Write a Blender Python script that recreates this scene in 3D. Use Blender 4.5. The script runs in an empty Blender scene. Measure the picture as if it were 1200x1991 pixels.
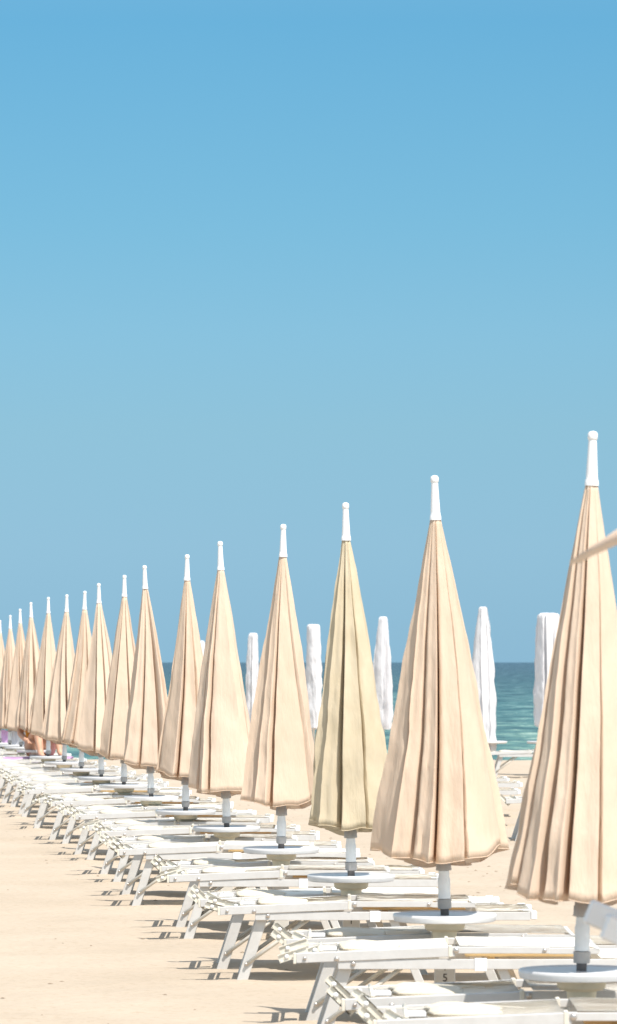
import bpy, bmesh, math, random
from mathutils import Vector, Matrix, noise
R = math.radians
PI = math.pi
scene = bpy.context.scene
COL = scene.collection

# ------------------------------------------------------------------ camera
EYE = 1.45
F = 8300.0                      # focal length in photograph pixels (1200 wide)
cam_d = bpy.data.cameras.new("camera")
cam = bpy.data.objects.new("camera", cam_d)
COL.objects.link(cam)
scene.camera = cam
cam.location = (0, 0, EYE)
cam.rotation_euler = (R(90), 0, 0)
cam_d.sensor_fit = 'HORIZONTAL'
cam_d.sensor_width = 36.0
cam_d.lens = 36.0 * F / 1200.0
cam_d.shift_x = 0
cam_d.shift_y = (1288 - 995.5) / 1200.0
cam_d.clip_start = 0.5
cam_d.clip_end = 200000
cam_d.dof.use_dof = True
cam_d.dof.focus_distance = 24.0
cam_d.dof.aperture_fstop = 19.0

# ------------------------------------------------------------------ sky, sun, exposure
SUN_EL, SUN_AZ = 60.0, 146.0          # azimuth clockwise from +Y: behind the camera, to the right
w = bpy.data.worlds.new("World"); scene.world = w
w.use_nodes = True
nt = w.node_tree; nt.nodes.clear()
out = nt.nodes.new('ShaderNodeOutputWorld')
bg = nt.nodes.new('ShaderNodeBackground')
sky = nt.nodes.new('ShaderNodeTexSky')
sky.sky_type = 'NISHITA'; sky.sun_disc = False
sky.sun_elevation = R(SUN_EL); sky.sun_rotation = R(SUN_AZ)
sky.air_density = 1.0; sky.dust_density = 0.3; sky.ozone_density = 2.0
tc = nt.nodes.new('ShaderNodeTexCoord')
mp = nt.nodes.new('ShaderNodeMapping')
mp.inputs['Scale'].default_value = (1, 1, 0.45)
mp.inputs['Location'].default_value = (0, 0, 0.14)
nrm = nt.nodes.new('ShaderNodeVectorMath'); nrm.operation = 'NORMALIZE'
tint = nt.nodes.new('ShaderNodeMix'); tint.data_type = 'RGBA'; tint.blend_type = 'MULTIPLY'
tint.inputs[0].default_value = 1.0
L = nt.links.new
sxyz = nt.nodes.new('ShaderNodeSeparateXYZ'); L(tc.outputs['Generated'], sxyz.inputs[0])
cr = nt.nodes.new('ShaderNodeValToRGB'); L(sxyz.outputs['Z'], cr.inputs['Fac'])
stops = [(0.0, (0.497, 0.618, 0.625)), (0.0263, (0.574, 0.7, 0.675)), (0.0551, (0.582, 0.751, 0.696)), (0.0766, (0.552, 0.777, 0.741)), (0.1028, (0.47, 0.766, 0.757)), (0.1499, (0.371, 0.727, 0.772)), (0.40, (2.3, 1.75, 1.22))]
while len(cr.color_ramp.elements) < len(stops): cr.color_ramp.elements.new(0.5)
for q, (pp, cc) in zip(cr.color_ramp.elements, stops): q.position = pp; q.color = (*cc, 1)
L(cr.outputs[0], tint.inputs[7])
L(tc.outputs['Generated'], mp.inputs['Vector']); L(mp.outputs[0], nrm.inputs[0])
L(nrm.outputs[0], sky.inputs['Vector']); L(sky.outputs[0], tint.inputs[6])
L(tint.outputs[2], bg.inputs['Color']); L(bg.outputs[0], out.inputs['Surface'])
bg.inputs['Strength'].default_value = 0.117

sd = bpy.data.lights.new("sun", 'SUN'); sd.energy = 4.4; sd.angle = R(0.53); sd.color = (1.0, 0.95, 0.88)
so = bpy.data.objects.new("sun", sd); COL.objects.link(so)
az, el = R(SUN_AZ), R(SUN_EL)
sdir = Vector((math.sin(az) * math.cos(el), math.cos(az) * math.cos(el), math.sin(el)))
so.rotation_euler = (-sdir).to_track_quat('-Z', 'Y').to_euler()
so.location = (10, -20, 30)
vs = scene.view_settings
vs.view_transform = 'Standard'; vs.look = 'None'; vs.exposure = 0.5; vs.gamma = 1.0; vs.use_curve_mapping = False
scene.cycles.max_bounces = 8
scene.cycles.transparent_max_bounces = 8

# ------------------------------------------------------------------ materials
def new_mat(name):
    m = bpy.data.materials.new(name); m.use_nodes = True
    t = m.node_tree
    return m, t, t.nodes['Principled BSDF'], t.nodes['Material Output']

def noise_node(t, scale, detail=4, rough=0.55, vec=None):
    n = t.nodes.new('ShaderNodeTexNoise'); n.inputs['Scale'].default_value = scale
    n.inputs['Detail'].default_value = detail; n.inputs['Roughness'].default_value = rough
    if vec is not None: t.links.new(vec, n.inputs['Vector'])
    return n

def ramp(t, fac, stops):
    r = t.nodes.new('ShaderNodeValToRGB')
    e = r.color_ramp.elements
    while len(e) < len(stops): e.new(0.5)
    for q, (p, c) in zip(e, stops):
        q.position = p; q.color = (*c, 1)
    t.links.new(fac, r.inputs['Fac'])
    return r

def bump(t, h, strength, dist):
    b = t.nodes.new('ShaderNodeBump'); b.inputs['Strength'].default_value = strength
    b.inputs['Distance'].default_value = dist
    t.links.new(h, b.inputs['Height'])
    return b

def painted(name, c, c2, rough=0.45, nscale=14, spec=0.4, metallic=0.0, bscale=90, bstr=0.15):
    """slightly dirty coated surface: two tones in blotches"""
    m, t, p, o = new_mat(name)
    tcn = t.nodes.new('ShaderNodeTexCoord'); oi = t.nodes.new('ShaderNodeObjectInfo')
    ad = t.nodes.new('ShaderNodeVectorMath'); ad.operation = 'ADD'
    t.links.new(tcn.outputs['Object'], ad.inputs[0]); t.links.new(oi.outputs['Location'], ad.inputs[1])
    n = noise_node(t, nscale, 5, 0.65, ad.outputs[0])
    r = ramp(t, n.outputs['Fac'], [(0.38, c), (0.72, c2)])
    t.links.new(r.outputs[0], p.inputs['Base Color'])
    p.inputs['Roughness'].default_value = rough
    p.inputs['Specular IOR Level'].default_value = spec
    p.inputs['Metallic'].default_value = metallic
    n2 = noise_node(t, bscale, 3, 0.6, ad.outputs[0])
    b = bump(t, n2.outputs['Fac'], bstr, 0.002)
    t.links.new(b.outputs[0], p.inputs['Normal'])
    return m

def cloth(name, c, c2, trans=0.28, tcol=None, weave=900, wr=0.38):
    m, t, p, o = new_mat(name)
    tcn = t.nodes.new('ShaderNodeTexCoord'); oi = t.nodes.new('ShaderNodeObjectInfo')
    ad = t.nodes.new('ShaderNodeVectorMath'); ad.operation = 'ADD'
    t.links.new(tcn.outputs['Object'], ad.inputs[0]); t.links.new(oi.outputs['Location'], ad.inputs[1])
    n = noise_node(t, 5.0, 6, 0.65, ad.outputs[0])
    r = ramp(t, n.outputs['Fac'], [(0.35, c), (0.7, c2)])
    t.links.new(r.outputs[0], p.inputs['Base Color'])
    p.inputs['Roughness'].default_value = 0.9; p.inputs['Specular IOR Level'].default_value = 0.15
    mpn = t.nodes.new('ShaderNodeMapping'); mpn.inputs['Scale'].default_value = (26, 26, 5)
    t.links.new(ad.outputs[0], mpn.inputs['Vector'])
    n2 = noise_node(t, 1.0, 4, 0.6, mpn.outputs[0])
    n3 = noise_node(t, weave, 2, 0.6, ad.outputs[0])
    b1 = bump(t, n2.outputs['Fac'], wr, 0.02)
    b2 = bump(t, n3.outputs['Fac'], 0.25, 0.001); t.links.new(b1.outputs[0], b2.inputs['Normal'])
    t.links.new(b2.outputs[0], p.inputs['Normal'])
    tr = t.nodes.new('ShaderNodeBsdfTranslucent'); tr.inputs['Color'].default_value = (*(tcol or c), 1)
    t.links.new(b2.outputs[0], tr.inputs['Normal'])
    mx = t.nodes.new('ShaderNodeMixShader'); mx.inputs[0].default_value = trans
    t.links.new(p.outputs[0], mx.inputs[1]); t.links.new(tr.outputs[0], mx.inputs[2])
    t.links.new(mx.outputs[0], o.inputs['Surface'])
    return m

M = {}
M['white'] = painted("white painted metal", (0.60, 0.59, 0.575), (0.54, 0.525, 0.505), 0.42)
M['leg'] = painted("weathered white leg metal", (0.60, 0.585, 0.56), (0.52, 0.50, 0.47), 0.4)
M['cream'] = painted("cream plastic", (0.74, 0.70, 0.61), (0.66, 0.61, 0.51), 0.5)
M['brace'] = painted("brace metal", (0.62, 0.58, 0.51), (0.50, 0.46, 0.39), 0.5)
M['steel'] = painted("bolt steel", (0.62, 0.58, 0.54), (0.45, 0.40, 0.36), 0.3, metallic=0.7)
M['grey'] = painted("grey collar plastic", (0.46, 0.43, 0.40), (0.36, 0.34, 0.31), 0.45)
M['dark'] = painted("dark socket metal", (0.20, 0.18, 0.17), (0.13, 0.12, 0.11), 0.45)
M['sleeve'] = painted("pale pole coating", (0.82, 0.83, 0.82), (0.74, 0.75, 0.74), 0.35)
M['table'] = painted("white moulded plastic", (0.72, 0.71, 0.71), (0.66, 0.65, 0.64), 0.38)
M['tan'] = painted("yellowed plastic", (0.84, 0.77, 0.60), (0.77, 0.69, 0.52), 0.5)
M['post'] = painted("aged white post", (0.74, 0.70, 0.63), (0.66, 0.61, 0.54), 0.5)
M['ink'] = painted("dark stencil ink", (0.07, 0.06, 0.05), (0.10, 0.08, 0.07), 0.7)
M['fin'] = painted("white finial plastic", (0.84, 0.84, 0.84), (0.80, 0.80, 0.80), 0.3)
M['sling'] = cloth("white sling fabric", (0.84, 0.83, 0.79), (0.80, 0.78, 0.72), 0.2, (0.8, 0.72, 0.55), wr=0.1)
M['underglow'] = cloth("painted ochre underglow", (0.76, 0.58, 0.34), (0.68, 0.50, 0.28), 0.3, wr=0.1)  # ochre colour stands for daylight glowing through the seat fabric
M['hood'] = cloth("cream hood cloth", (0.84, 0.77, 0.65), (0.80, 0.71, 0.57), 0.25, wr=0.5)
M['beige'] = cloth("beige parasol cloth", (0.805, 0.660, 0.516), (0.755, 0.614, 0.470), 0.25, (0.90, 0.55, 0.27))
M['beige2'] = cloth("pale beige parasol cloth", (0.815, 0.674, 0.535), (0.765, 0.628, 0.489), 0.25, (0.90, 0.57, 0.30))
M['olive'] = cloth("straw parasol cloth", (0.71, 0.615, 0.455), (0.65, 0.555, 0.39), 0.2, (0.72, 0.52, 0.24))
M['piping'] = cloth("cream piping", (0.82, 0.68, 0.50), (0.76, 0.62, 0.44), 0.2)
M['wcloth'] = cloth("white parasol cloth", (0.84, 0.83, 0.84), (0.78, 0.77, 0.79), 0.2, (0.8, 0.78, 0.78), wr=0.8)
M['pink'] = cloth("pink towel", (0.84, 0.62, 0.84), (0.80, 0.56, 0.80), 0.2, wr=0.5)
M['towel'] = cloth("white towel", (0.82, 0.79, 0.80), (0.72, 0.74, 0.79), 0.2, wr=0.6)
M['orange'] = cloth("orange swimsuit", (0.80, 0.36, 0.06), (0.74, 0.32, 0.05), 0.1)
M['hair'] = painted("dark hair", (0.05, 0.03, 0.02), (0.08, 0.05, 0.03), 0.6)
M['skin'] = painted("tanned skin", (0.62, 0.35, 0.23), (0.55, 0.29, 0.19), 0.5)
M['eye'] = painted("eye", (0.03, 0.02, 0.02), (0.04, 0.03, 0.03), 0.2)
M['stone'] = painted("small beach pebble", (0.22, 0.16, 0.11), (0.34, 0.26, 0.19), 0.8)

# sand
m, t, p, o = new_mat("sand"); M['sand'] = m
tcn = t.nodes.new('ShaderNodeTexCoord')
n1 = noise_node(t, 0.9, 5, 0.6, tcn.outputs['Object'])
n2 = noise_node(t, 22.0, 5, 0.7, tcn.outputs['Object'])
n3 = noise_node(t, 420.0, 2, 0.6, tcn.outputs['Object'])
r1 = ramp(t, n1.outputs['Fac'], [(0.3, (0.435, 0.36, 0.277)), (0.7, (0.49, 0.41, 0.322))])
r2 = ramp(t, n2.outputs['Fac'], [(0.28, (0.82, 0.79, 0.75)), (0.5, (1, 1, 1))])
mx = t.nodes.new('ShaderNodeMix'); mx.data_type = 'RGBA'; mx.blend_type = 'MULTIPLY'; mx.inputs[0].default_value = 0.8
t.links.new(r1.outputs[0], mx.inputs[6]); t.links.new(r2.outputs[0], mx.inputs[7])
t.links.new(mx.outputs[2], p.inputs['Base Color'])
p.inputs['Roughness'].default_value = 0.95; p.inputs['Specular IOR Level'].default_value = 0.1
b1 = bump(t, n2.outputs['Fac'], 0.35, 0.02); b2 = bump(t, n3.outputs['Fac'], 0.3, 0.002)
t.links.new(b1.outputs[0], b2.inputs['Normal']); t.links.new(b2.outputs[0], p.inputs['Normal'])

# sea: shallow water is turquoise, deep water is blue (by distance from the shore)
m, t, p, o = new_mat("sea water"); M['sea'] = m
tcn = t.nodes.new('ShaderNodeTexCoord')
sx = t.nodes.new('ShaderNodeSeparateXYZ'); t.links.new(tcn.outputs['Object'], sx.inputs[0])
dv = t.nodes.new('ShaderNodeMath'); dv.operation = 'DIVIDE'; dv.inputs[0].default_value = 80.0
t.links.new(sx.outputs['Y'], dv.inputs[1])
mpn = t.nodes.new('ShaderNodeMapping'); mpn.inputs['Scale'].default_value = (0.25, 0.05, 1)
t.links.new(tcn.outputs['Object'], mpn.inputs['Vector'])
na = noise_node(t, 1.0, 5, 0.6, mpn.outputs[0])
ad = t.nodes.new('ShaderNodeMath'); ad.operation = 'MULTIPLY_ADD'; ad.inputs[1].default_value = 0.35; 
t.links.new(na.outputs['Fac'], ad.inputs[0])
sb = t.nodes.new('ShaderNodeMath'); sb.operation = 'SUBTRACT'; sb.inputs[1].default_value = 0.175
t.links.new(dv.outputs[0], sb.inputs[0]); t.links.new(sb.outputs[0], ad.inputs[2])
r = ramp(t, ad.outputs[0], [(0.02, (0.036, 0.085, 0.120)), (0.2, (0.038, 0.100, 0.125)), (0.5, (0.060, 0.155, 0.165)), (0.9, (0.095, 0.205, 0.190))])
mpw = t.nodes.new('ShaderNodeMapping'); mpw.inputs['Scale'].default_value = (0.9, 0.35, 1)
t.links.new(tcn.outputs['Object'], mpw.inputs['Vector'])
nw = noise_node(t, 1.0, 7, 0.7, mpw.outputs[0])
rw = ramp(t, nw.outputs['Fac'], [(0.38, (0.40, 0.48, 0.60)), (0.48, (0.92, 0.95, 1)), (0.56, (1.6, 1.4, 1.3)), (0.66, (5.5, 3.2, 2.8))])  # wave streaks and white glints painted into the water colour, with sparse whitecaps
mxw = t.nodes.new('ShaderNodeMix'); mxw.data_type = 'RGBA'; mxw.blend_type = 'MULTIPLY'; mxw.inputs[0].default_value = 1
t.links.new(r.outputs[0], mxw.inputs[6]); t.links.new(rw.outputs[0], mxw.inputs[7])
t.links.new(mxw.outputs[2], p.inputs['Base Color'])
p.inputs['Roughness'].default_value = 0.95; p.inputs['Specular IOR Level'].default_value = 0.0
gl = t.nodes.new('ShaderNodeBsdfGlossy'); gl.inputs['Roughness'].default_value = 0.22
mw = t.nodes.new('ShaderNodeMapping'); mw.inputs['Scale'].default_value = (1.6, 0.9, 1)
t.links.new(tcn.outputs['Object'], mw.inputs['Vector'])
nb = noise_node(t, 1.0, 6, 0.62, mw.outputs[0])
b = bump(t, nb.outputs['Fac'], 1.0, 0.5)
t.links.new(b.outputs[0], gl.inputs['Normal']); t.links.new(b.outputs[0], p.inputs['Normal'])
ms = t.nodes.new('ShaderNodeMixShader'); ms.inputs[0].default_value = 0.16
t.links.new(p.outputs[0], ms.inputs[1]); t.links.new(gl.outputs[0], ms.inputs[2])
t.links.new(ms.outputs[0], o.inputs['Surface'])

# ------------------------------------------------------------------ helpers
def obj(name, bm, mat, parent=None, smooth=False):
    me = bpy.data.meshes.new(name)
    bmesh.ops.recalc_face_normals(bm, faces=bm.faces[:])
    bm.to_mesh(me); bm.free()
    me.materials.append(mat)
    if smooth:
        for f in me.polygons: f.use_smooth = True
    o = bpy.data.objects.new(name, me); COL.objects.link(o)
    if parent: o.parent = parent
    return o

def smart(o, ang=35):
    """smooth shading with edges kept sharp above an angle"""
    me = o.data
    for f in me.polygons: f.use_smooth = True
    b = bmesh.new(); b.from_mesh(me)
    for e in b.edges:
        if len(e.link_faces) == 2 and e.calc_face_angle(0) > R(ang): e.smooth = False
    b.to_mesh(me); b.free()
    return o

def thing(name, label, cat, loc=(0, 0, 0), rz=0, group=None):
    o = bpy.data.objects.new(name, None); COL.objects.link(o)
    o.empty_display_size = 0.1
    o.location = loc; o.rotation_euler = (0, 0, rz)
    o['label'] = label; o['category'] = cat
    if group: o['group'] = group
    return o

def tag(o, label, cat, group=None):
    o['label'] = label; o['category'] = cat
    if group: o['group'] = group
    return o

def add_box(bm, x0, x1, y0, y1, z0, z1, bev=0.0, mat4=None):
    ps = [(x, y, z) for x in (x0, x1) for y in (y0, y1) for z in (z0, z1)]
    vs_ = [bm.verts.new(p) for p in ps]
    fs = []
    for q in ((0, 1, 3, 2), (4, 6, 7, 5), (0, 4, 5, 1), (2, 3, 7, 6), (0, 2, 6, 4), (1, 5, 7, 3)):
        fs.append(bm.faces.new([vs_[i] for i in q]))
    if bev > 0:
        es = list({e for f in fs for e in f.edges})
        r_ = bmesh.ops.bevel(bm, geom=es, offset=bev * 0.7, segments=1, profile=0.5, affect='EDGES')
        vv = {v for f in r_['faces'] for v in f.verts} | {v for v in vs_ if v.is_valid}
        for f in fs:
            if f.is_valid: vv |= set(f.verts)
    else:
        vv = set(vs_)
    if mat4 is not None:
        for v in vv: v.co = mat4 @ v.co
    return vv

def add_beam(bm, a, b, wy, hz, bev=0.003, y=None):
    """bar from a to b (points in the xz plane, at depth y), wy deep and hz thick"""
    a = Vector(a); b = Vector(b); d = b - a; ln = d.length
    ang = math.atan2(d.z, math.hypot(d.x, d.y)); yaw = math.atan2(d.y, d.x)
    mt = Matrix.Translation((a + b) / 2) @ Matrix.Rotation(yaw, 4, 'Z') @ Matrix.Rotation(-ang, 4, 'Y')
    add_box(bm, -ln / 2, ln / 2, -wy / 2, wy / 2, -hz / 2, hz / 2, bev, mt)

def add_tube(bm, pts, r, seg=8, cap=True):
    pts = [Vector(q) for q in pts]; rings = []
    rr = r if isinstance(r, (list, tuple)) else [r] * len(pts)
    for i, q in enumerate(pts):
        d = (pts[min(i + 1, len(pts) - 1)] - pts[max(i - 1, 0)]).normalized()
        u = d.cross(Vector((0, 0, 1)))
        if u.length < 0.05: u = d.cross(Vector((0, 1, 0)))
        u.normalize(); v = d.cross(u).normalized()
        rings.append([bm.verts.new(q + (u * math.cos(a) + v * math.sin(a)) * rr[i]) for a in [2 * PI * k / seg for k in range(seg)]])
    for i in range(len(rings) - 1):
        for k in range(seg):
            bm.faces.new((rings[i][k], rings[i][(k + 1) % seg], rings[i + 1][(k + 1) % seg], rings[i + 1][k]))
    if cap:
        bm.faces.new(rings[0][::-1]); bm.faces.new(rings[-1])

def add_lathe(bm, prof, seg=32, c=(0, 0, 0)):
    rings = []
    for (r, z) in prof:
        rings.append([bm.verts.new((c[0] + r * math.cos(2 * PI * k / seg), c[1] + r * math.sin(2 * PI * k / seg), c[2] + z)) for k in range(seg)])
    for i in range(len(rings) - 1):
        for k in range(seg):
            bm.faces.new((rings[i][k], rings[i][(k + 1) % seg], rings[i + 1][(k + 1) % seg], rings[i + 1][k]))
    bm.faces.new(rings[0][::-1]); bm.faces.new(rings[-1])

def add_knob(bm, c, r, h, ydir=-1):
    """domed bolt head facing the y direction"""
    prof = [(r, 0), (r, h * 0.35), (r * 0.8, h * 0.75), (r * 0.4, h), (r * 0.05, h * 1.02)]
    b2 = bmesh.new(); add_lathe(b2, prof, 10)
    mt = Matrix.Translation(c) @ Matrix.Rotation(R(90) if ydir < 0 else R(-90), 4, 'X')
    bmesh.ops.transform(b2, matrix=mt, verts=b2.verts)
    me = bpy.data.meshes.new("tmp"); b2.to_mesh(me); b2.free(); bm.from_mesh(me); bpy.data.meshes.remove(me)

def copy_tree(o, parent=None, skip=()):
    c = o.copy(); COL.objects.link(c); c.parent = parent
    for ch in list(o.children):
        if ch.name.split('.')[0] in skip: continue
        copy_tree(ch, c, skip)
    return c

# ------------------------------------------------------------------ ground and sea
SEA = -0.22
def slope(y): return -0.0075 * max(0.0, y - 44.0) if y < 130 else -0.0075 * 86
def fbm(x, y, s, o=3):
    v = 0; a = 1.0; f = s
    for _ in range(o):
        v += a * noise.noise(Vector((x * f, y * f, 3.7))); a *= 0.5; f *= 2.1
    return v
def ground(x, y):
    z = slope(y)
    if -9 < x < 8 and 8 < y < 80:
        k = max(0.0, min(1.0, (x - (2.47 - 0.1136 * y) - 0.9) * 2))
        if k > 0: z += k * 0.016 * min(0, fbm(x + 31, y * 0.8, 5.5, 2) + 0.15)
        z += 0.011 * fbm(x, y, 0.8) + 0.008 * fbm(x + 9, y * 1.3, 3.5, 2) * max(0.0, min(1.0, (60 - y) / 30))
    return z

# measured depth and head-end x of the loungers whose ends can be read in the photograph
AY = {1: 13.2, 2: 16.23, 3: 19.3, 4: 22.29, 5: 25.35, 6: 28.0, 7: 30.9, 8: 33.8, 9: 37.0, 10: 39.7, 11: 42.5}
BY = {1: 14.1, 2: 17.06, 3: 20.14, 4: 23.25, 5: 26.28, 6: 29.05, 7: 31.9}
AX = {1: .21, 2: -.047, 3: -.40, 4: -.728, 5: -1.125, 6: -1.36, 7: -1.687, 8: -2.03, 9: -2.46, 10: -2.75, 11: -3.05}
BX = {1: .12, 2: -.088, 3: -.51, 4: -.80}
HEAPS = []                      # where the loungers' head legs press into the sand
_r = random.Random(9)
for q in range(1, 12):
    for (dx_, dy_) in (((AX[q], AY[q])), ((BX.get(q), BY.get(q)))):
        if dy_ is None: continue
        if dx_ is None: dx_ = 2.47 - 0.1136 * dy_ - 0.69
        for fy in (0.03, 0.49):
            HEAPS.append((dx_ + 0.075 + _r.uniform(-.02, .02), dy_ + fy - 0.03, _r.uniform(0.010, 0.022), _r.uniform(0.06, 0.10)))
def axis(lo, hi, step, outer):
    a = []; v = lo
    while v < hi: a.append(v); v += step(v) if callable(step) else step
    a.append(hi)
    g = 0.2
    l = []; v = lo
    while v > -outer: v -= g; g *= 1.5; l.append(v)
    g = 0.2; r_ = []; v = hi
    while v < outer: v += g; g *= 1.5; r_.append(v)
    return l[::-1] + a + r_
xs = axis(-5.2, 4.6, 0.045, 4000)
ys = [y for y in axis(9.0, 56.0, lambda v: 0.045 if v < 24 else 0.09, 4000) if y < 100] + [140]
W = len(xs)
verts = []; 
for y in ys:
    for x in xs: verts.append((x, y, ground(x, y)))
import bisect
for (hx, hy, ha, hr) in HEAPS:
    for j in range(bisect.bisect(ys, hy - 3 * hr), bisect.bisect(ys, hy + 3 * hr)):
        for i in range(bisect.bisect(xs, hx - 4 * hr), bisect.bisect(xs, hx + 4 * hr)):
            v = verts[j * W + i]; d = ((v[0] - hx) / 1.5) ** 2 + (v[1] - hy) ** 2
            verts[j * W + i] = (v[0], v[1], v[2] + ha * math.exp(-d / (hr * hr)) - 0.6 * ha * math.exp(-((v[0] - hx) ** 2 + (v[1] - hy - .03) ** 2) / (hr * hr * .16)))
faces = [(j * W + i, j * W + i + 1, (j + 1) * W + i + 1, (j + 1) * W + i) for j in range(len(ys) - 1) for i in range(W - 1)]
me = bpy.data.meshes.new("sand_ground"); me.from_pydata(verts, [], faces); me.materials.append(M['sand'])
for f in me.polygons: f.use_smooth = True
go = bpy.data.objects.new("sand_ground", me); COL.objects.link(go); go['kind'] = 'structure'
del verts, faces

bm = bmesh.new()
yy = [70, 90, 130, 200, 400, 1000, 4000, 20000, 90000]
xx = [-60000, -8000, -1000, -100, 0, 100, 1000, 8000, 60000]
g = [[bm.verts.new((x, y, SEA)) for x in xx] for y in yy]
for j in range(len(yy) - 1):
    for i in range(len(xx) - 1): bm.faces.new((g[j][i], g[j][i + 1], g[j + 1][i + 1], g[j + 1][i]))
o = obj("sea", bm, M['sea']); o['kind'] = 'structure'

def at(px, Y, py=None):
    x = (px - 600.0) * Y / F
    return x if py is None else (x, Y, EYE - (py - 1288.0) * Y / F)

# ------------------------------------------------------------------ parasol cloth generator
def chaikin(pts, n=1):
    for _ in range(n):
        q = []
        for i in range(len(pts)):
            a, b = pts[i], pts[(i + 1) % len(pts)]
            q.append((a[0] * .75 + b[0] * .25, a[1] * .75 + b[1] * .25, a[2] * .75 + b[2] * .25))
            q.append((a[0] * .25 + b[0] * .75, a[1] * .25 + b[1] * .75, a[2] * .25 + b[2] * .75))
        pts = q
    return pts

def pleated(seed, ztop, zhem, rtop, rbot, widths=None, n=10, depth=0.45, dip=0.06, back=0.05, rows=40, over=0.25,
            bulge=0.0, blunt=0.0, front=-PI / 2, rough=0.006):
    """closed folded cloth: returns list of rings (top to hem) as 3-D points"""
    rnd = random.Random(seed)
    if widths is None: widths = [rnd.uniform(0.55, 1.5) for _ in range(n)]
    s = sum(widths); widths = [v * 2 * PI / s for v in widths]
    n = len(widths)
    phc = front + rnd.uniform(-.15, .15)
    twist = rnd.uniform(-0.32, 0.32); shx = rnd.uniform(-0.012, 0.016)
    drift = [rnd.uniform(-0.10, 0.10) for _ in range(n)]
    sc = [rnd.uniform(0.90, 1.05) for _ in range(n)]
    dp = [depth * rnd.uniform(0.6, 1.3) for _ in range(n)]
    sl = [rnd.uniform(-0.15, 0.15) * (0.5 if widths[i] > 0.7 else 1) for i in range(n)]
    vwr = [rnd.uniform(0.10, 0.20) for _ in range(n)]
    ovr = [over * rnd.uniform(0.2, 1.5) * (1 if rnd.random() < 0.7 else -1) for _ in range(n)]
    hz = [rnd.uniform(-0.012, 0.012) for _ in range(n)]
    mxr = max(sc[i] * (1 + abs(sl[i])) for i in range(n)) / 1.02
    sc = [v / mxr for v in sc]
    rings = []
    for j in range(rows + 1):
        tt = j / rows
        Rr = rtop + (rbot - rtop) * (tt + bulge * math.sin(PI * tt))
        open_ = 0.45 + 0.55 * min(1.0, tt * 2.5)
        pts = []
        eq = min(1.0, 0.25 + tt * 1.1)
        wt = [v * eq + (2 * PI / n) * (1 - eq) for v in widths]
        ph = []; a = phc + twist * (tt ** 1.4 - 0.5) - sum(wt[:n // 2]) - wt[n // 2] * 0.5
        for v in wt: ph.append(a); a += v
        for i in range(n):
            a0 = ph[i] + drift[i] * math.sin(2.5 * tt + i); i2 = (i + 1) % n
            a1 = ph[i2] + (2 * PI if i2 == 0 else 0) + drift[i2] * math.sin(2.5 * tt + i2)
            wd = a1 - a0
            d0 = 1 - dp[i] * open_
            o0 = -ovr[i] * 0.5 if ovr[i] < 0 else 0.0
            o1 = ovr[i] if ovr[i] > 0 else 0.0
            wob = 0.03 * math.sin(5 * tt + seed + i * 1.7) * open_
            rg_ = sc[i] * (1.0 if wob is None else 1.0 + wob)
            mid = 1.0 - 0.10 * min(1.0, wd) * (0.4 + open_ * 0.6)
            d1 = (1 - dp[i2] * open_)
            vw = vwr[i] * min(1.0, 0.62 / wd)                       # half width of the open valley
            lst = [(0.0, d0), (vw * 0.45 + o0 * .3, d0 * 0.55 + 0.40), (vw * 0.85 + o0, 0.965 * sc[i] * (1 + sl[i])), (vw + 0.02 + o0, 1.0 * sc[i] * (1 + sl[i])), (0.32, mid * sc[i] + 0.03), (0.62, mid * sc[i]),
                   (0.98 - vw + o1, 1.0 * rg_ * (1 - sl[i])), (1.0 - vw * .85 + o1, 0.97 * rg_ * (1 - sl[i])), (1.0 - vw * .5 + o1 * .6, d1 * 0.5 + 0.42), (0.985 + o1 * .15, d1 * 1.03)]
            for (u, r_) in lst: pts.append((a0 + u * wd, r_, hz[i]))
        cp = [(math.cos(q[0]) * q[1], math.sin(q[0]) * q[1], q[2]) for q in pts]
        cp = chaikin(cp, 1)
        ring = []
        for (cx, cy, h) in cp:
            ang = math.atan2(cy, cx)
            sn = math.sin(ang)
            zb = zhem - dip * (abs(sn) ** 1.2) - (back * max(0, sn)) + h + 0.006 * math.sin(ang * 7 + seed)
            z = ztop + (zb - ztop) * tt
            nz = rough * noise.noise(Vector((cx * 2.2 + seed, cy * 2.2, z * 5))) * (0.2 + tt)
            if rough > 0.025: nz += 0.007 * noise.noise(Vector((cx * 9 + seed, cy * 9, z * 26)))
            if tt > 0.8: nz += 0.0035 * (tt - 0.8) * 5 * noise.noise(Vector((cx * 30 + seed, cy * 30, z * 6)))
            nz += rough * 0.5 * noise.noise(Vector((cx * 7 + seed, cy * 7, z * 14))) * (0.2 + tt)
            rr = Rr
            ring.append(Vector((cx * (rr + nz) + shx * math.sin(tt * 2.6), cy * (rr + nz), z)))
        rings.append(ring)
    return rings

def rings_mesh(rings, cap=False):
    bm = bmesh.new()
    g = [[bm.verts.new(q) for q in r_] for r_ in rings]
    n = len(g[0])
    for j in range(len(g) - 1):
        for k in range(n):
            bm.faces.new((g[j][k], g[j + 1][k], g[j + 1][(k + 1) % n], g[j][(k + 1) % n]))
    if cap: bm.faces.new(g[0])
    return bm

ORD = ['', 'first', 'second', 'third', 'fourth', 'fifth', 'sixth', 'seventh', 'eighth', 'ninth', 'tenth', 'eleventh', 'twelfth',
       'thirteenth', 'fourteenth', 'fifteenth', 'sixteenth', 'seventeenth', 'eighteenth', 'nineteenth', 'twentieth', 'twenty-first', 'twenty-second']

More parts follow.
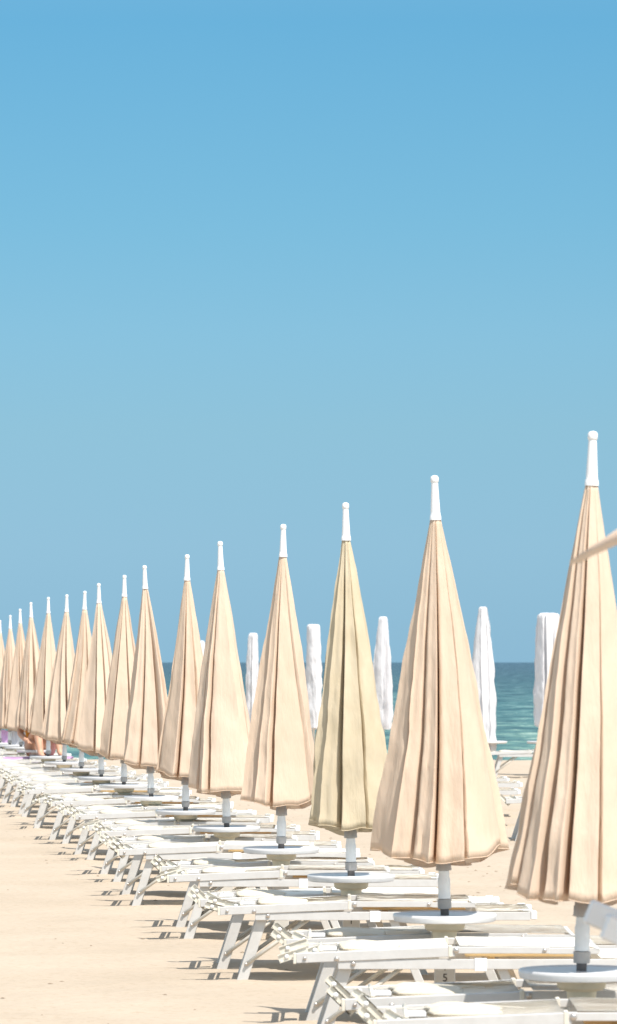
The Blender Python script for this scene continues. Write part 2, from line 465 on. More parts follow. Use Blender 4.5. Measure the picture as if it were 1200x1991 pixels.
# measured from the photograph: finial top (x, y), pole-at-table x, table y
UMB = [(1153, 838, 1131, 1885), (845, 924, 865, 1777), (672, 977, 683, 1701), (551, 1019, 547, 1648), (428, 1052, 441, 1607),
       (364, 1078, 361, 1575), (281, 1099, 294, 1548), (242, 1118, 241, 1525), (192, 1134, 197, 1510), (165, 1149, 158, 1494),
       (130, 1156, 125, 1481), (94, 1161, 94, 1470), (60, 1171, 66, 1458), (39, 1184, 41, 1452), (20, 1196, 19, 1448),
       (0, 1206, 0, 1444), (-20, 1213, -17, 1440), (-36, 1219, -33, 1437)]
WID = {1: [1.2, 1, .7, .7, .8, 1.9, 1.1, 1.1, 1.1], 2: [1.2, 1, .6, .65, .8, 2.1, 1.5, 1, 1.1], 3: [1.1, 1, .6, .55, .8, 1.3, 1.2, .8, .9, .9],
       4: [1, 1, .6, .65, 1.5, 1.6, 1, 1], 5: [1, 1, .6, .6, 1.2, .8, 1.5, .9, 1]}
RB = {1: .270, 2: .298, 3: .222, 4: .242, 5: .262}
ROW = []       # (X, Y, ground z) of each parasol
for k, (xt, yt, xb, yb) in enumerate(UMB, 1):
    s = (xb + 343.0) / 2.47
    Y = F / s
    X = (xb - 600) / s
    zt = EYE - (yb - 1288) / s            # table height
    zT = EYE + (1288 - yt) / s            # finial top
    gz = ground(X, Y)
    ROW.append((X, Y, gz))
    lean = ((xt - xb) / s) / (zT - zt)
    kk = ORD[k]
    if k == 1: lab = 'closed beige beach parasol largest at the right edge of the frame'
    elif k == 3: lab = 'closed straw coloured olive tinted parasol with a rumpled hem'
    elif k == 2: lab = 'closed beige parasol just right of the straw coloured one'
    else: lab = f'closed beige beach parasol, {kk} from the right in the receding row'
    u = thing('beach_umbrella', lab, 'umbrella', (X - lean * (zt - gz), Y, gz), 0, 'closed beige parasols in the long row')
    u.rotation_euler = (0, math.atan(lean), 0)
    H = zT - gz; tz = zt - gz
    # hem height: about 0.24 m above the table
    hem = tz + 0.275 + 0.01 * math.sin(k * 2.1)
    ct = H - 0.166
    rb = RB.get(k, 0.250 + 0.008 * math.sin(k * 2.3))
    cm = M['olive'] if k == 3 else (M['beige2'] if k % 2 else M['beige'])
    rows = 44 if k < 8 else 26
    rg = pleated(40 + k * 7, ct, hem, 0.0205, rb, WID.get(k), n=8 + k % 3, depth=0.60, rows=rows,
                 dip=0.055, back=0.032, over=0.16, rough=0.016 if k == 3 else 0.011, bulge=0.10 if k == 3 else [0.03, 0.0, 0.01, 0.05, 0.02][k % 5])
    cpy = smart(obj('canopy', rings_mesh(rg), cm, u), 42)
    md = cpy.modifiers.new('thickness', 'SOLIDIFY'); md.thickness = 0.0015
    if k <= 12:
        bm = bmesh.new(); last = rg[-1]
        add_tube(bm, [q + Vector((0, 0, -0.001)) for q in last] + [last[0]], 0.0018, 5, False)
        obj('hem_piping', bm, cm, cpy, True)
    bm = bmesh.new()
    add_lathe(bm, [(0.0235, ct - 0.012), (0.0225, ct + 0.004), (0.0205, ct + 0.008), (0.0195, ct + 0.02), (0.0135, ct + 0.137), (0.0150, ct + 0.1385), (0.0165, ct + 0.144),
                   (0.0165, ct + 0.157), (0.0130, ct + 0.163), (0.006, ct + 0.166), (0.0005, ct + 0.1663)], 20)
    smart(obj('finial', bm, M['fin'], u))
    bm = bmesh.new()
    add_tube(bm, [(0, 0, tz - 0.12), (0, 0, ct - 0.05)], 0.017, 14)
    obj('pole', bm, M['dark'], u, True)
    bm = bmesh.new()
    add_lathe(bm, [(0.0185, tz + 0.02), (0.0262, tz + 0.021), (0.0275, tz + 0.032), (0.0275, tz + 0.052), (0.0285, tz + 0.053), (0.0285, tz + 0.0575), (0.026, tz + 0.059), (0.0175, tz + 0.06)], 20)
    smart(obj('lower_collar', bm, M['grey'], u))
    bm = bmesh.new()
    add_lathe(bm, [(0.018, tz + 0.0605), (0.0245, tz + 0.061), (0.0245, tz + 0.115), (0.0250, tz + 0.135), (0.0215, tz + 0.148), (0.0215, tz + 0.171), (0.018, tz + 0.1715)], 20)
    smart(obj('pole_sleeve', bm, M['sleeve'], u))
    bm = bmesh.new()
    add_lathe(bm, [(0.018, tz + 0.172), (0.0305, tz + 0.173), (0.0315, tz + 0.179), (0.0300, tz + 0.184), (0.0300, tz + 0.206), (0.0265, tz + 0.211), (0.0255, tz + 0.240), (0.018, tz + 0.248)], 20)
    smart(obj('slider_cap', bm, M['grey'], u))
    # side table
    tlab = f'round white side table on the pole of the {kk} parasol from the right' if k != 3 else 'round white side table on the pole of the straw coloured parasol'
    t_ = thing('side_table', tlab, 'table', (X, Y, gz), 0, 'round tables fixed to the parasol poles')
    bm = bmesh.new()
    add_lathe(bm, [(0.03, tz - 0.026), (0.192, tz - 0.030), (0.201, tz - 0.027), (0.206, tz - 0.011), (0.206, tz - 0.003), (0.203, tz + 0.001), (0.199, tz), (0.196, tz - 0.004), (0.03, tz - 0.005)], 56)
    smart(obj('table_top', bm, M['table'], t_), 50)
    bm = bmesh.new()
    add_lathe(bm, [(0.082, tz - 0.031), (0.079, tz - 0.058), (0.070, tz - 0.066), (0.050, tz - 0.070), (0.046, tz - 0.098), (0.02, tz - 0.099)], 28)
    smart(obj('table_bracket', bm, M['tan'], t_))
    bm = bmesh.new()
    add_box(bm, -0.041, 0.041, -0.041, 0.041, -0.15, tz - 0.1, 0.006)
    post = obj('post', bm, M['post'], t_)
    if k in (2, 3):
        # stencilled number, one digit above the other: 14 and 15
        for q, ch in enumerate('15' if k == 2 else '14'):
            cu = bpy.data.curves.new('digit', 'FONT'); cu.body = ch; cu.size = 0.044
            cu.align_x = 'CENTER'; cu.extrude = 0.0006
            tmp = bpy.data.objects.new('tmp', cu)
            dm = bpy.data.meshes.new_from_object(tmp)
            bpy.data.objects.remove(tmp)
            d = bpy.data.objects.new('number_marking', dm); COL.objects.link(d); dm.materials.clear(); dm.materials.append(M['ink'])
            d.parent = post; d.rotation_euler = (R(90), 0, 0)
            zd = (0.231, 0.187)
            d.location = (0.0, -0.0422, zd[q])

# ------------------------------------------------------------------ sun lounger
WL = 0.55
def make_lounger(variant):
    rnd = random.Random(variant * 11 + 3)
    t_ = thing('sun_lounger', 'white sun lounger', 'sun lounger', (0, 0, 0), 0, 'white sun loungers in pairs along the parasol row')
    bm = bmesh.new()                                             # lower frame
    for y in (0.0, WL):
        add_box(bm, 0.17, 1.50, y - 0.012, y + 0.012, 0.300, 0.341, 0.003)
    for x in (0.24, 0.80, 1.49):
        add_box(bm, x - 0.015, x + 0.015, 0.0125, WL - 0.0125, 0.306, 0.336, 0.003)
    smart(obj('main_frame', bm, M['white'], t_))
    bm = bmesh.new()                                             # backrest, lying nearly flat
    for y in (-0.004, WL + 0.004):
        add_beam(bm, (0.0, y, 0.345), (0.645, y, 0.372), 0.026, 0.040)
    add_beam(bm, (0.06, 0.0095, 0.347), (0.06, WL - 0.0095, 0.347), 0.024, 0.024)
    add_beam(bm, (0.60, 0.0095, 0.362), (0.60, WL - 0.0095, 0.362), 0.024, 0.024)
    br = smart(obj('backrest_frame', bm, M['white'], t_))
    for y in (-0.004, WL + 0.004):                               # end plugs of the rails
        bm = bmesh.new(); add_box(bm, -0.012, 0.0, y - 0.0135, y + 0.0135, 0.322, 0.3665, 0.003)
        obj('rail_plug', bm, M['cream'], br)
    bm = bmesh.new()                                             # thin upper seat frame
    for y in (-0.002, WL + 0.002):
        add_box(bm, 0.632, 1.03, y - 0.014, y + 0.014, 0.364, 0.392, 0.003)
        add_box(bm, 1.025, 1.235, y - 0.010, y + 0.010, 0.362, 0.387, 0.003)
    add_box(bm, 1.21, 1.235, 0.009, WL - 0.009, 0.364, 0.385, 0.003)
    smart(obj('seat_frame', bm, M['white'], t_))
    def sheet(x0, x1, z0, z1, sag, y0, y1, th, nx=14, ny=8, endr=0.0):
        bm = bmesh.new(); g = []
        for i in range(nx + 1):
            row = []
            for j in range(ny + 1):
                u, v = i / nx, j / ny
                z = z0 + (z1 - z0) * u - sag * math.sin(PI * v) * (0.4 + 0.6 * math.sin(PI * u))
                if endr and u > 0.93: z -= endr * ((u - 0.93) / 0.07) ** 2
                z += 0.0018 * noise.noise(Vector((u * 6 + variant, v * 4, variant)))
                row.append(bm.verts.new((x0 + (x1 - x0) * u, y0 + (y1 - y0) * v, z)))
            g.append(row)
        for i in range(nx):
            for j in range(ny): bm.faces.new((g[i][j], g[i + 1][j], g[i + 1][j + 1], g[i][j + 1]))
        bmesh.ops.solidify(bm, geom=bm.faces[:], thickness=th)
        return bm
    obj('backrest_sling', sheet(0.17, 0.62, 0.369, 0.391, 0.006, 0.011, WL - 0.011, 0.004), M['sling'], t_, True)
    obj('seat_sling', sheet(0.665, 1.245, 0.3965, 0.3925, 0.003, -0.013, WL + 0.013, 0.0035, endr=0.022), M['sling'], t_, True)
    obj('seat_glow_slab', sheet(0.69, 1.19, 0.3505, 0.3505, 0.001, 0.014, WL - 0.014, 0.008), M['underglow'], t_)  # added slab, coloured like the glow of light through the sling
    obj('foot_sling', sheet(1.24, 1.50, 0.346, 0.346, 0.002, -0.0125, WL + 0.0125, 0.0035), M['sling'], t_, True)
    for y in (0.0, WL):
        bm = bmesh.new(); add_box(bm, 1.501, 1.532, y - 0.0155, y + 0.0155, 0.303, 0.347, 0.008)
        add_box(bm, 1.462, 1.4995, y - 0.0140, y + 0.0140, 0.3475, 0.352, 0.001)
        obj('end_cap', bm, M['fin'], t_)
    bm = bmesh.new(); add_box(bm, 1.501, 1.525, 0.016, WL - 0.016, 0.312, 0.340, 0.008)
    obj('end_bar', bm, M['white'], t_)
    # legs
    off = rnd.uniform(-0.012, 0.012)
    for (y, dx) in ((0.030, 0.0), (WL - 0.03, off)):
        bm = bmesh.new(); add_beam(bm, (0.212 + dx, y, 0.335), (0.098 + dx, y, -0.02), 0.028, 0.051, 0.004)
        lg = smart(obj('head_leg', bm, M['leg'], t_))
        bm = bmesh.new(); add_tube(bm, [(0.125 + dx, y - 0.019 if y < .3 else y + 0.019, 0.085), (0.45 + dx, y, 0.318)], 0.0095, 8)
        obj('brace', bm, M['brace'], lg, True)
        bm = bmesh.new(); add_knob(bm, (0.125 + dx, y - 0.026 if y < .3 else y + 0.026, 0.087), 0.008, 0.006, -1 if y < .3 else 1)
        obj('brace_bolt', bm, M['steel'], lg, True)
    for (y, dx) in ((0.030, 0.0), (WL - 0.03, 0.03)):
        bm = bmesh.new(); add_beam(bm, (0.825 + dx, y, 0.330), (0.975 + dx, y, -0.02), 0.026, 0.040, 0.004)
        obj('foot_leg', bm, M['leg'], t_)
    # bolts on both sides
    for (x, z, r_) in ((0.165, 0.343, 0.0105), (0.232, 0.322, 0.0105), (0.650, 0.377, 0.0125), (1.010, 0.377, 0.009), (0.035, 0.345, 0.008)):
        for y, yd in ((0.0, -1), (WL, 1)):
            dy = 0.0185 if z > 0.33 else 0.0125
            if x == 0.65 or x == 1.01: dy = 0.0165
            bm = bmesh.new(); add_knob(bm, (x, y + yd * dy, z), r_, 0.008, yd)
            obj('bolt', bm, M['steel'], t_, True)
    # hinge blocks
    for y in (0.0, WL):
        bm = bmesh.new(); add_box(bm, 0.725, 0.775, y - 0.0155, y + 0.0155, 0.292, 0.345, 0.003)
        obj('hinge_block', bm, M['fin'], t_)
        bm = bmesh.new(); add_box(bm, 0.618, 0.634, y - 0.0200, y + 0.0200, 0.350, 0.398, 0.004)
        obj('hinge_plate', bm, M['cream'], t_)
    # folded sun hood: two arms with round pivots, a rolled cloth and a cord
    hood_angle = [R(-14), R(-44), R(-38), R(18)][variant % 4]
    hd = None
    bm = bmesh.new()
    add_tube(bm, [(0.10, 0.03, 0.372), (0.10, WL - 0.03, 0.372)], 0.008, 8)
    hood = obj('sun_hood', bm, M['cream'], t_, True)
    for y, sg in ((0.020, 1), (WL - 0.020, -1)):
        for q, (cx, ca, ln) in enumerate(((-0.012, hood_angle, 0.125), (0.060, hood_angle * 0.8 + R(5), 0.075))[:2 if sg > 0 else 1]):
            bm = bmesh.new()
            mt = Matrix.Translation((cx, y + sg * 0.011 * q, 0.358 + 0.012 * q)) @ Matrix.Rotation(-ca, 4, 'Y')
            add_box(bm, -ln / 2, ln / 2, -0.0028, 0.0028, -0.017, 0.017, 0.0)
            add_box(bm, -ln / 2, ln / 2, -0.0095, -0.003, 0.0135, 0.017, 0.0)
            add_box(bm, -ln / 2, ln / 2, -0.0095, -0.003, -0.017, -0.0135, 0.0)
            bmesh.ops.bevel(bm, geom=[e for e in bm.edges if abs(e.verts[0].co.x) > ln / 2 - 1e-4 and abs(e.verts[1].co.x) > ln / 2 - 1e-4 and abs(e.verts[0].co.y - e.verts[1].co.y) > 0.004], offset=0.006, segments=2, affect='EDGES')
            bmesh.ops.transform(bm, matrix=mt, verts=bm.verts)
            ar = obj('hood_arm', bm, M['cream'], hood)
            bm = bmesh.new(); c = mt @ Vector((ln * 0.22 * (1 if q else -1), -0.0035, 0))
            add_knob(bm, c, 0.010, 0.009, -1); obj('pivot', bm, M['fin'], ar, True)
    bm = bmesh.new()
    prof = [0.010, 0.021, 0.024, 0.0235, 0.020, 0.016, 0.012, 0.009, 0.006]
    rg = []
    y0, y1 = 0.085, WL - 0.085
    n = 22
    for i in range(n + 1):
        v = i / n; y = y0 + (y1 - y0) * v
        ring = []
        fl = 1.0 - 0.55 * (abs(2 * v - 1) ** 6)
        for a in range(14):
            an = 2 * PI * a / 14
            rx = 0.085 + 0.012 * noise.noise(Vector((v * 5, variant, 1)))
            cx, sn = math.cos(an), math.sin(an)
            uu = (cx + 1) / 2
            hgt = (0.019 * math.sqrt(min(1.0, uu / 0.10)) * (1 - uu) ** 0.75 + 0.004) * (0.55 + 0.45 * fl) * (1 + 0.30 * noise.noise(Vector((v * 7, an, variant * 3.0))))
            ring.append((0.30 + rx * 1.5 * cx * (0.8 + 0.2 * fl), y, 0.376 + hgt * (sn if sn > 0 else sn * 0.5)))
        rg.append([bm.verts.new(q) for q in ring])
    for i in range(n):
        for a in range(14): bm.faces.new((rg[i][a], rg[i + 1][a], rg[i + 1][(a + 1) % 14], rg[i][(a + 1) % 14]))
    bm.faces.new(rg[0][::-1]); bm.faces.new(rg[-1])
    obj('hood_roll', bm, M['hood'], hood, True)
    bm = bmesh.new(); add_box(bm, 0.105, 0.165, 0.045, 0.125, 0.371, 0.387, 0.004)
    obj('hood_clip', bm, M['fin'], hood)
    bm = bmesh.new()
    add_tube(bm, [(0.0, 0.018, 0.398), (0.06, 0.03, 0.404), (0.13, 0.06, 0.398), (0.24, 0.10, 0.412), (0.36, 0.13, 0.404), (0.50, 0.12, 0.396)], 0.0016, 5)
    obj('cord', bm, M['cream'], hood, True)
    return t_

protos = [make_lounger(v) for v in range(4)]
used = set()
def place_lounger(x, y, rz, lab, v, grp=None, small=False):
    z = ground(x + 0.1, y)
    skip = ('bolt', 'cord', 'brace_bolt', 'rail_plug', 'pivot', 'hood_clip') if small else ()
    if v not in used and not small:
        used.add(v); o = protos[v]
    else: o = copy_tree(protos[v], None, skip)
    o.location = (x, y, z); o.rotation_euler = (0, 0, rz); o.scale = (0.935, 0.935, 0.935); o['label'] = lab
    if grp: o['group'] = grp
    return o

rnd = random.Random(5)
nm = {1: 'the parasol at the right edge', 3: 'the straw coloured parasol'}
def who(k): return nm.get(k, f'the {ORD[k]} parasol from the right')
VAR = {(1, 0): 1, (1, 1): 1, (2, 0): 3, (2, 1): 2, (3, 0): 0, (3, 1): 1, (4, 0): 3, (4, 1): 1, (5, 0): 1, (5, 1): 2}
SC = 0.935                      # the loungers' overall scale
LY = []
for k in range(1, 23):
    if k <= 18: Yu = ROW[k - 1][1]
    else: Yu = ROW[17][1] + (k - 18) * 3.1
    for ab in (0, 1):
        if ab == 0: Y = AY.get(k, Yu - 1.15 + rnd.uniform(-0.08, 0.08))
        else: Y = BY.get(k, Yu - 0.15 + rnd.uniform(-0.05, 0.12))
        X = (AX if ab == 0 else BX).get(k, 2.47 - 0.1136 * Y - 0.69 + rnd.uniform(-0.04, 0.04))
        v = VAR.get((k, ab), rnd.choice([0, 1, 1, 2, 3]))
        side = 'in front of' if ab == 0 else 'behind'
        if k <= 18: lab = f'white sun lounger just {side} the pole of {who(k)}'
        else: lab = f"white sun lounger, {'nearer' if ab == 0 else 'farther'} of the {ORD[k - 18]} pair beyond the leftmost parasol"
        o = place_lounger(X, Y, R(rnd.uniform(-0.5, 0.5)), lab, v, None, k > 12)
        LY.append((X, Y, k, ab))

# seaward loungers seen in the gap between the two nearest parasols
G2 = 'loungers between the parasol row and the sea'
place_lounger(at(984, 34.5), 34.5, 0, 'white lounger nearest in the gap between the two rightmost parasols', 1, G2, True)
place_lounger(at(1012, 37.7) - 1.43, 37.7, 0, 'white lounger second from the front in the gap between the two rightmost parasols', 0, G2, True)
place_lounger(at(1016, 40.0) - 1.43, 40.0, 0, 'white lounger third from the front in the gap between the two rightmost parasols', 2, G2, True)
place_lounger(at(990, 41.6) - 1.43, 41.6, 0, 'white lounger fourth from the front, foot end in the gap beside the second parasol', 0, G2, True)
place_lounger(at(948, 57.6), 57.6, 0, 'white lounger standing against the sea between two white parasols', 3, G2, True)

# ------------------------------------------------------------------ white closed parasols by the sea
WH = [  # px centre, top y, Y, radius bottom, radius top, hem z, label
    (745, 1199, 64, 0.160, 0.070, 0.62, 'slim white closed parasol with a rounded tip, left of the second beige parasol'),
    (940, 1180, 59, 0.195, 0.065, 0.34, 'tallest white closed parasol, pointed tip, between the two rightmost beige parasols'),
    (1068, 1192, 59, 0.24, 0.17, 0.70, 'white closed parasol with a flat crumpled top, half hidden by the rightmost beige parasol'),
    (610, 1214, 67, 0.140, 0.115, 0.60, 'white closed parasol with a flat top, left of the straw coloured parasol'),
    (493, 1231, 69, 0.125, 0.085, 0.60, 'small white closed parasol with a square top, right of the fifth beige parasol'),
    (389, 1246, 71, 0.12, 0.09, 0.60, 'white closed parasol barely showing behind the sixth beige parasol')]
for q, (px, ty, Y, rb, rt, hz, lab) in enumerate(WH):
    x = at(px, Y); gz = ground(x, Y)
    zT = EYE + (1288 - ty) * Y / F
    u = thing('beach_umbrella', lab, 'umbrella', (x, Y, gz), 0, 'white closed parasols by the sea')
    rg = pleated(300 + q * 13, zT - gz - 0.03, hz, rt, rb, [1.6, .7, 1.5, .6, 1.3, .8], depth=0.42, dip=0.02, back=0.02, rows=34, over=0.35, rough=0.03, bulge=0.38)
    lst = rg[0]
    tip = [Vector((v.x * 0.82, v.y * 0.82, v.z + 0.018 + 0.012 * math.sin(i * 0.9))) for i, v in enumerate(lst)]
    tip2 = [Vector((v.x * 0.45, v.y * 0.45, v.z + 0.026 + 0.008 * math.sin(i * 1.3))) for i, v in enumerate(lst)]
    tip3 = [Vector((v.x * 0.05, v.y * 0.05, v.z + 0.030)) for v in lst]
    rg = [tip3, tip2, tip] + rg
    for r_ in rg[6:]:
        for v in r_:
            if v.x > 0 and q == 1: v.x *= 1.06
    cpy = obj('canopy', rings_mesh(rg, True), M['wcloth'], u, True)
    bm = bmesh.new(); add_tube(bm, [(0, 0, -0.2), (0, 0, zT - gz - 0.2)], 0.02, 12); obj('pole', bm, M['post'], u, True)
    if q in (1, 2):
        t_ = thing('side_table', 'white table beside the ' + ('tallest white parasol against the sea' if q == 1 else 'flat-topped white parasol against the sea'), 'table', (x + (0.04 if q == 1 else -0.02), Y, gz), 0, 'tables on the white parasols')
        bm = bmesh.new(); tz = EYE - (1441 - 1288) * Y / F - gz
        add_lathe(bm, [(0.04, tz - 0.04), (0.27, tz - 0.034), (0.29, tz - 0.02), (0.29, tz - 0.003), (0.285, tz), (0.04, tz)], 40)
        smart(obj('table_top', bm, M['table'], t_), 50)
        bm = bmesh.new(); add_box(bm, -0.04, 0.04, -0.04, 0.04, -0.1, tz - 0.041, 0.005); obj('post', bm, M['post'], t_)

# ------------------------------------------------------------------ open parasol at the right, near the camera
Yf = 8.6
sf = F / Yf
tipx, tipz = at(1112, Yf), EYE + (1288 - 1089) / sf
RF = 1.05
u = thing('beach_umbrella', 'open beige parasol close to the camera, rim tip showing at the right edge', 'umbrella', (0, 0, 0), 0)
TL = R(-10)
gz = ground(tipx + RF, Yf)
h_ = (tipz - gz + RF * math.sin(TL) * -1) / math.cos(TL)        # rim height along the tilted pole
u.rotation_euler = (0, TL, 0)
u.location = (tipx + RF * math.cos(TL) - h_ * math.sin(TL), Yf + 0.05, gz)
tipz = h_
bm = bmesh.new(); rings = []
n = 64; NR = 14
for j in range(NR + 1):
    v = j / NR; ring = []
    for i in range(n):
        a = PI + 2 * PI * i / n
        g8 = abs(math.sin(a * 4))                # 0 on a rib, 1 between ribs
        rr = RF * v * (1 - 0.075 * g8 * v)
        z = tipz + 0.50 * (1 - v ** 0.92) + 0.055 * v * g8 * (1 - v) + 0.03 * g8 * v ** 3 + 0.02 * (1 - v) ** 2
        if j == 0: rr = 0.02
        ring.append(Vector((rr * math.cos(a), rr * math.sin(a), z)))
    rings.append(ring)
cpy = obj('canopy', rings_mesh(rings, True), M['beige2'], u, True)
md = cpy.modifiers.new('thickness', 'SOLIDIFY'); md.thickness = 0.002
bm = bmesh.new()
vz = [[q.copy() for q in rings[-1]], [Vector((q.x * 1.002, q.y * 1.002, q.z - 0.010 - 0.003 * math.sin(i * 1.1))) for i, q in enumerate(rings[-1])]]
vb = rings_mesh(vz); bm.free()
obj('valance', vb, M['beige2'], cpy, True)
for i in range(8):
    a = PI + 2 * PI * i / 8; bm = bmesh.new()
    add_tube(bm, [(0.02 * math.cos(a), 0.02 * math.sin(a), tipz + 0.5), (0.5 * RF * math.cos(a), 0.5 * RF * math.sin(a), tipz + 0.215), (0.985 * RF * math.cos(a), 0.985 * RF * math.sin(a), tipz - 0.006)], 0.005, 6)
    obj('rib', bm, M['post'], u, True)
bm = bmesh.new(); add_tube(bm, [(0, 0, -0.3), (0, 0, tipz + 0.52)], 0.019, 14); obj('pole', bm, M['sleeve'], u, True)
bm = bmesh.new(); add_lathe(bm, [(0.024, tipz + 0.52), (0.014, tipz + 0.64), (0.017, tipz + 0.65), (0.010, tipz + 0.675), (0.001, tipz + 0.68)], 16); obj('finial', bm, M['fin'], u, True)

# raised hood frame of a lounger close to the camera, at the right edge
Yh = 9.0
hx, hz_ = at(1178, Yh), EYE - (1802 - 1288) * Yh / F
gz = ground(hx, Yh)
t_ = thing('sun_lounger', 'blurred white lounger close to the camera, raised frame end poking in at the right edge', 'sun lounger', (hx, Yh, gz), 0)
h0 = hz_ - gz
def pt(d): return (d * math.cos(R(-22)), d * math.sin(R(-22)))
bm = bmesh.new()
for y in (0, WL):
    a = pt(0.03); b = pt(0.62)
    add_beam(bm, (a[0], y, h0 + a[1]), (b[0], y, h0 + b[1]), 0.028, 0.046, 0.006)
    add_beam(bm, (b[0] - 0.01, y + 0.03, h0 + b[1]), (b[0] + 0.06, y + 0.03, 0.34), 0.024, 0.036, 0.004)
add_beam(bm, (pt(0.1)[0], 0.014, h0 + pt(0.1)[1]), (pt(0.1)[0], WL - 0.014, h0 + pt(0.1)[1]), 0.024, 0.024, 0.003)
obj('hood_frame', bm, M['white'], t_)
for y in (0, WL):
    bm = bmesh.new()
    add_box(bm, -0.025, 0.075, y - 0.019, y + 0.019, -0.028, 0.028, 0.008, Matrix.Translation((0.02, 0, h0 - 0.008)) @ Matrix.Rotation(R(22), 4, 'Y'))
    add_knob(bm, (0.045, y - 0.019, h0 - 0.016), 0.012, 0.01, -1)
    obj('end_cap', bm, M['fin'], t_)
bm = bmesh.new()
for y in (0, WL):
    add_box(bm, 0.1, 1.65, y - 0.012, y + 0.012, 0.30, 0.341, 0.003)
add_box(bm, 1.63, 1.66, 0.0125, WL - 0.0125, 0.305, 0.336, 0.003)
obj('main_frame', bm, M['white'], t_)
for x0, x1 in ((0.25, 0.12), (1.3, 1.45)):
    for y in (0.03, WL - 0.03):
        bm = bmesh.new(); add_beam(bm, (x0, y, 0.33), (x1, y, -0.03), 0.028, 0.045, 0.004); obj('leg', bm, M['leg'], t_)
bm = bmesh.new(); add_box(bm, 0.66, 1.62, 0.0, WL, 0.343, 0.348, 0.0); obj('seat_sling', bm, M['sling'], t_)

# ------------------------------------------------------------------ towels and people at the far left
def hang_towel(px, k, w_, top, bot, mat, lab, cat='towel'):
    X, Y, gz = ROW[k - 1]
    s = F / Y; y = Y - 0.06
    x0, x1 = at(px - w_ / 2, y), at(px + w_ / 2, y)
    zt, zb = at(0, y, top)[2], at(0, y, bot)[2]
    bm = bmesh.new(); g = []
    for i in range(15):
        row = []
        for j in range(11):
            u_, v_ = i / 14, j / 10
            row.append(bm.verts.new((x0 + (x1 - x0) * (u_ + 0.04 * math.sin(v_ * 5 + k)), y + 0.012 * math.sin(u_ * 9 + v_ * 2), zt + (zb - zt) * v_ + 0.008 * math.sin(u_ * 5))))
        g.append(row)
    for i in range(14):
        for j in range(10): bm.faces.new((g[i][j], g[i + 1][j], g[i + 1][j + 1], g[i][j + 1]))
    bmesh.ops.solidify(bm, geom=bm.faces[:], thickness=0.012)
    o = obj('towel', bm, mat, None, True)
    tag(o, lab, cat)
hang_towel(30, 15, 15, 1419, 1450, M['towel'], 'white towel hanging just right of the second leftmost visible pole')
hang_towel(53, 14, 15, 1424, 1452, M['towel'], 'pale bluish white towel hanging right of the pole beside the seated person')
hang_towel(10, 16, 14, 1420, 1446, M['pink'], 'pink towel hanging near the left edge under the parasols')

def lie_towel(X, Y, x0, x1, mat, lab):
    gz = ground(X, Y); bm = bmesh.new(); g = []
    nx, ny = 20, 16
    for i in range(nx + 1):
        row = []
        for j in range(ny + 1):
            u_, v_ = i / nx, j / ny
            y = -0.07 + (WL + 0.10) * v_
            z = 0.383 + 0.006 * noise.noise(Vector((u_ * 5, v_ * 4, 2)))
            if y < -0.022: z = 0.383 - (-0.022 - y) * 5.0
            if y > WL + 0.022: z = 0.383 - (y - WL - 0.022) * 5.0
            row.append(bm.verts.new((X + x0 + (x1 - x0) * u_, Y + max(-0.03, min(WL + 0.03, y)), gz + z)))
        g.append(row)
    for i in range(nx):
        for j in range(ny): bm.faces.new((g[i][j], g[i + 1][j], g[i + 1][j + 1], g[i][j + 1]))
    bmesh.ops.solidify(bm, geom=bm.faces[:], thickness=0.006)
    o = obj('towel', bm, mat, None, True); tag(o, lab, 'towel')
L12 = [q for q in LY if q[2] == 13 and q[3] == 1][0]
lie_towel(L12[0], L12[1], 0.35, 1.15, M['pink'], 'pink beach towel spread on a far lounger under the seated person')

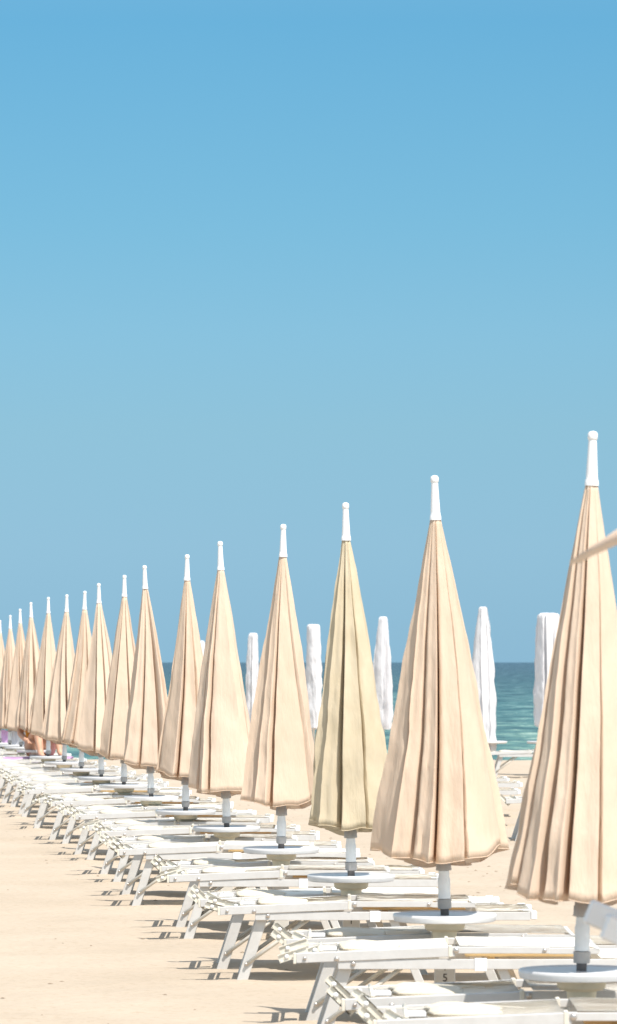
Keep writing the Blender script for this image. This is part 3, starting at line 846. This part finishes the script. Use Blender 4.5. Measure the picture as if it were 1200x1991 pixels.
# seated person: one continuous skinned body, knees drawn up on the lounger
def person(px, Y, zseat, yaw, lab):
    x = at(px, Y)
    root = thing('person', lab, 'person', (x, Y, zseat), yaw)
    J = [('pelvis', (0, 0, 0.10), 0.135), ('waist', (-0.03, 0, 0.26), 0.105), ('chest', (-0.04, 0, 0.44), 0.125), ('neck', (-0.02, 0, 0.57), 0.052),
         ('head1', (0.0, 0, 0.66), 0.075), ('head2', (0.01, 0, 0.76), 0.085)]
    V = [Vector(j[1]) for j in J]; Rr = [j[2] for j in J]; E = [(0, 1), (1, 2), (2, 3), (3, 4), (4, 5)]
    for sg in (-1, 1):
        b = len(V)
        V += [Vector((0.0, sg * 0.16, 0.50)), Vector((0.02, sg * 0.22, 0.28)), Vector((0.20, sg * 0.19, 0.20)), Vector((0.25, sg * 0.17, 0.20))]
        Rr += [0.052, 0.040, 0.030, 0.026]; E += [(2, b), (b, b + 1), (b + 1, b + 2), (b + 2, b + 3)]
        for f in range(5):
            h = len(V); yy = 0.17 * sg + (f - 2) * 0.018
            ln = (0.045, 0.07, 0.075, 0.07, 0.055)[f]
            V += [Vector((0.28, yy, 0.195)), Vector((0.28 + ln, yy, 0.17))]; Rr += [0.009, 0.008]; E += [(b + 3, h), (h, h + 1)]
        b = len(V)
        V += [Vector((0.05, sg * 0.10, 0.09)), Vector((0.36, sg * 0.12, 0.36)), Vector((0.50, sg * 0.12, 0.05)), Vector((0.62, sg * 0.13, 0.02))]
        Rr += [0.09, 0.06, 0.038, 0.03]; E += [(0, b), (b, b + 1), (b + 1, b + 2), (b + 2, b + 3)]
    me = bpy.data.meshes.new('body'); me.from_pydata([tuple(v) for v in V], E, [])
    o = bpy.data.objects.new('body', me); COL.objects.link(o)
    sk = o.modifiers.new('skin', 'SKIN'); ss = o.modifiers.new('sub', 'SUBSURF'); ss.levels = 2; ss.render_levels = 2
    for i, sv in enumerate(me.skin_vertices[0].data): sv.radius = (Rr[i], Rr[i]); sv.use_root = (i == 0)
    dg = bpy.context.evaluated_depsgraph_get()
    bmesh_me = bpy.data.meshes.new_from_object(o.evaluated_get(dg))
    bpy.data.objects.remove(o)
    body = bpy.data.objects.new('body', bmesh_me); COL.objects.link(body); body.parent = root
    bmesh_me.materials.clear(); bmesh_me.materials.append(M['skin'])
    for f in bmesh_me.polygons: f.use_smooth = True
    # swimsuit: the torso faces pushed out a little
    b = bmesh.new(); b.from_mesh(bmesh_me); b.normal_update()
    kill = [f for f in b.faces if not (0.02 < f.calc_center_median().z < 0.46 and abs(f.calc_center_median().y) < 0.135 and f.calc_center_median().x < 0.10)]
    bmesh.ops.delete(b, geom=kill, context='FACES')
    for v in b.verts: v.co += v.normal * 0.006
    obj('swimsuit', b, M['orange'], root, True)
    b = bmesh.new(); bmesh.ops.create_uvsphere(b, u_segments=20, v_segments=14, radius=0.098)
    for v in b.verts:
        v.co = Vector((v.co.x * 0.95 - 0.022, v.co.y * 0.9, v.co.z * 1.12 + 0.755))
        if v.co.x > 0.045 and v.co.z < 0.80: v.co.x = 0.045
    obj('hair', b, M['hair'], root, True)
    b = bmesh.new()
    for sg in (-1, 1):
        bmesh.ops.create_uvsphere(b, u_segments=8, v_segments=6, radius=0.011, matrix=Matrix.Translation((0.088, sg * 0.03, 0.745)))
    obj('eyes', b, M['eye'], root, True)
    b = bmesh.new(); add_tube(b, [(0.082, 0, 0.745), (0.102, 0, 0.722), (0.092, 0, 0.712)], [0.008, 0.014, 0.010], 8)
    obj('nose', b, M['skin'], root, True)
    b = bmesh.new(); add_tube(b, [(0.087, -0.022, 0.69), (0.094, 0, 0.688), (0.087, 0.022, 0.69)], 0.006, 6)
    obj('mouth', b, M['orange'], root, True)
person(72, L12[1] + 0.25, ground(L12[0], L12[1]) + 0.380, R(-68), 'person in an orange swimsuit sitting with knees drawn up, far left under the parasols')

# ------------------------------------------------------------------ small stones and weed scraps on the sand
bm = bmesh.new()
rs = random.Random(77)
for i in range(420):
    zone = rs.random()
    Y = rs.uniform(12, 44)
    hw = 620 * Y / F
    X = rs.uniform(-hw, hw)
    if zone < 0.65: X = (2.47 - 0.1136 * Y) + rs.uniform(1.1, 2.6)
    r_ = rs.uniform(0.003, 0.008)
    c = Vector((X, Y, ground(X, Y) + r_ * 0.2)); vv = []
    for k in range(6):
        a = k * PI / 3; vv.append(bm.verts.new(c + Vector((math.cos(a) * r_ * rs.uniform(1, 2.6), math.sin(a) * r_ * rs.uniform(.8, 1.6), 0))))
    tp = bm.verts.new(c + Vector((0, 0, r_ * rs.uniform(0.5, 1.0))))
    for k in range(6): bm.faces.new((vv[k], vv[(k + 1) % 6], tp))
    bm.faces.new(vv[::-1])
o = obj('beach_litter', bm, M['stone']); o['kind'] = 'stuff'; tag(o, 'tiny dark pebbles and weed scraps scattered on the sand', 'pebbles')
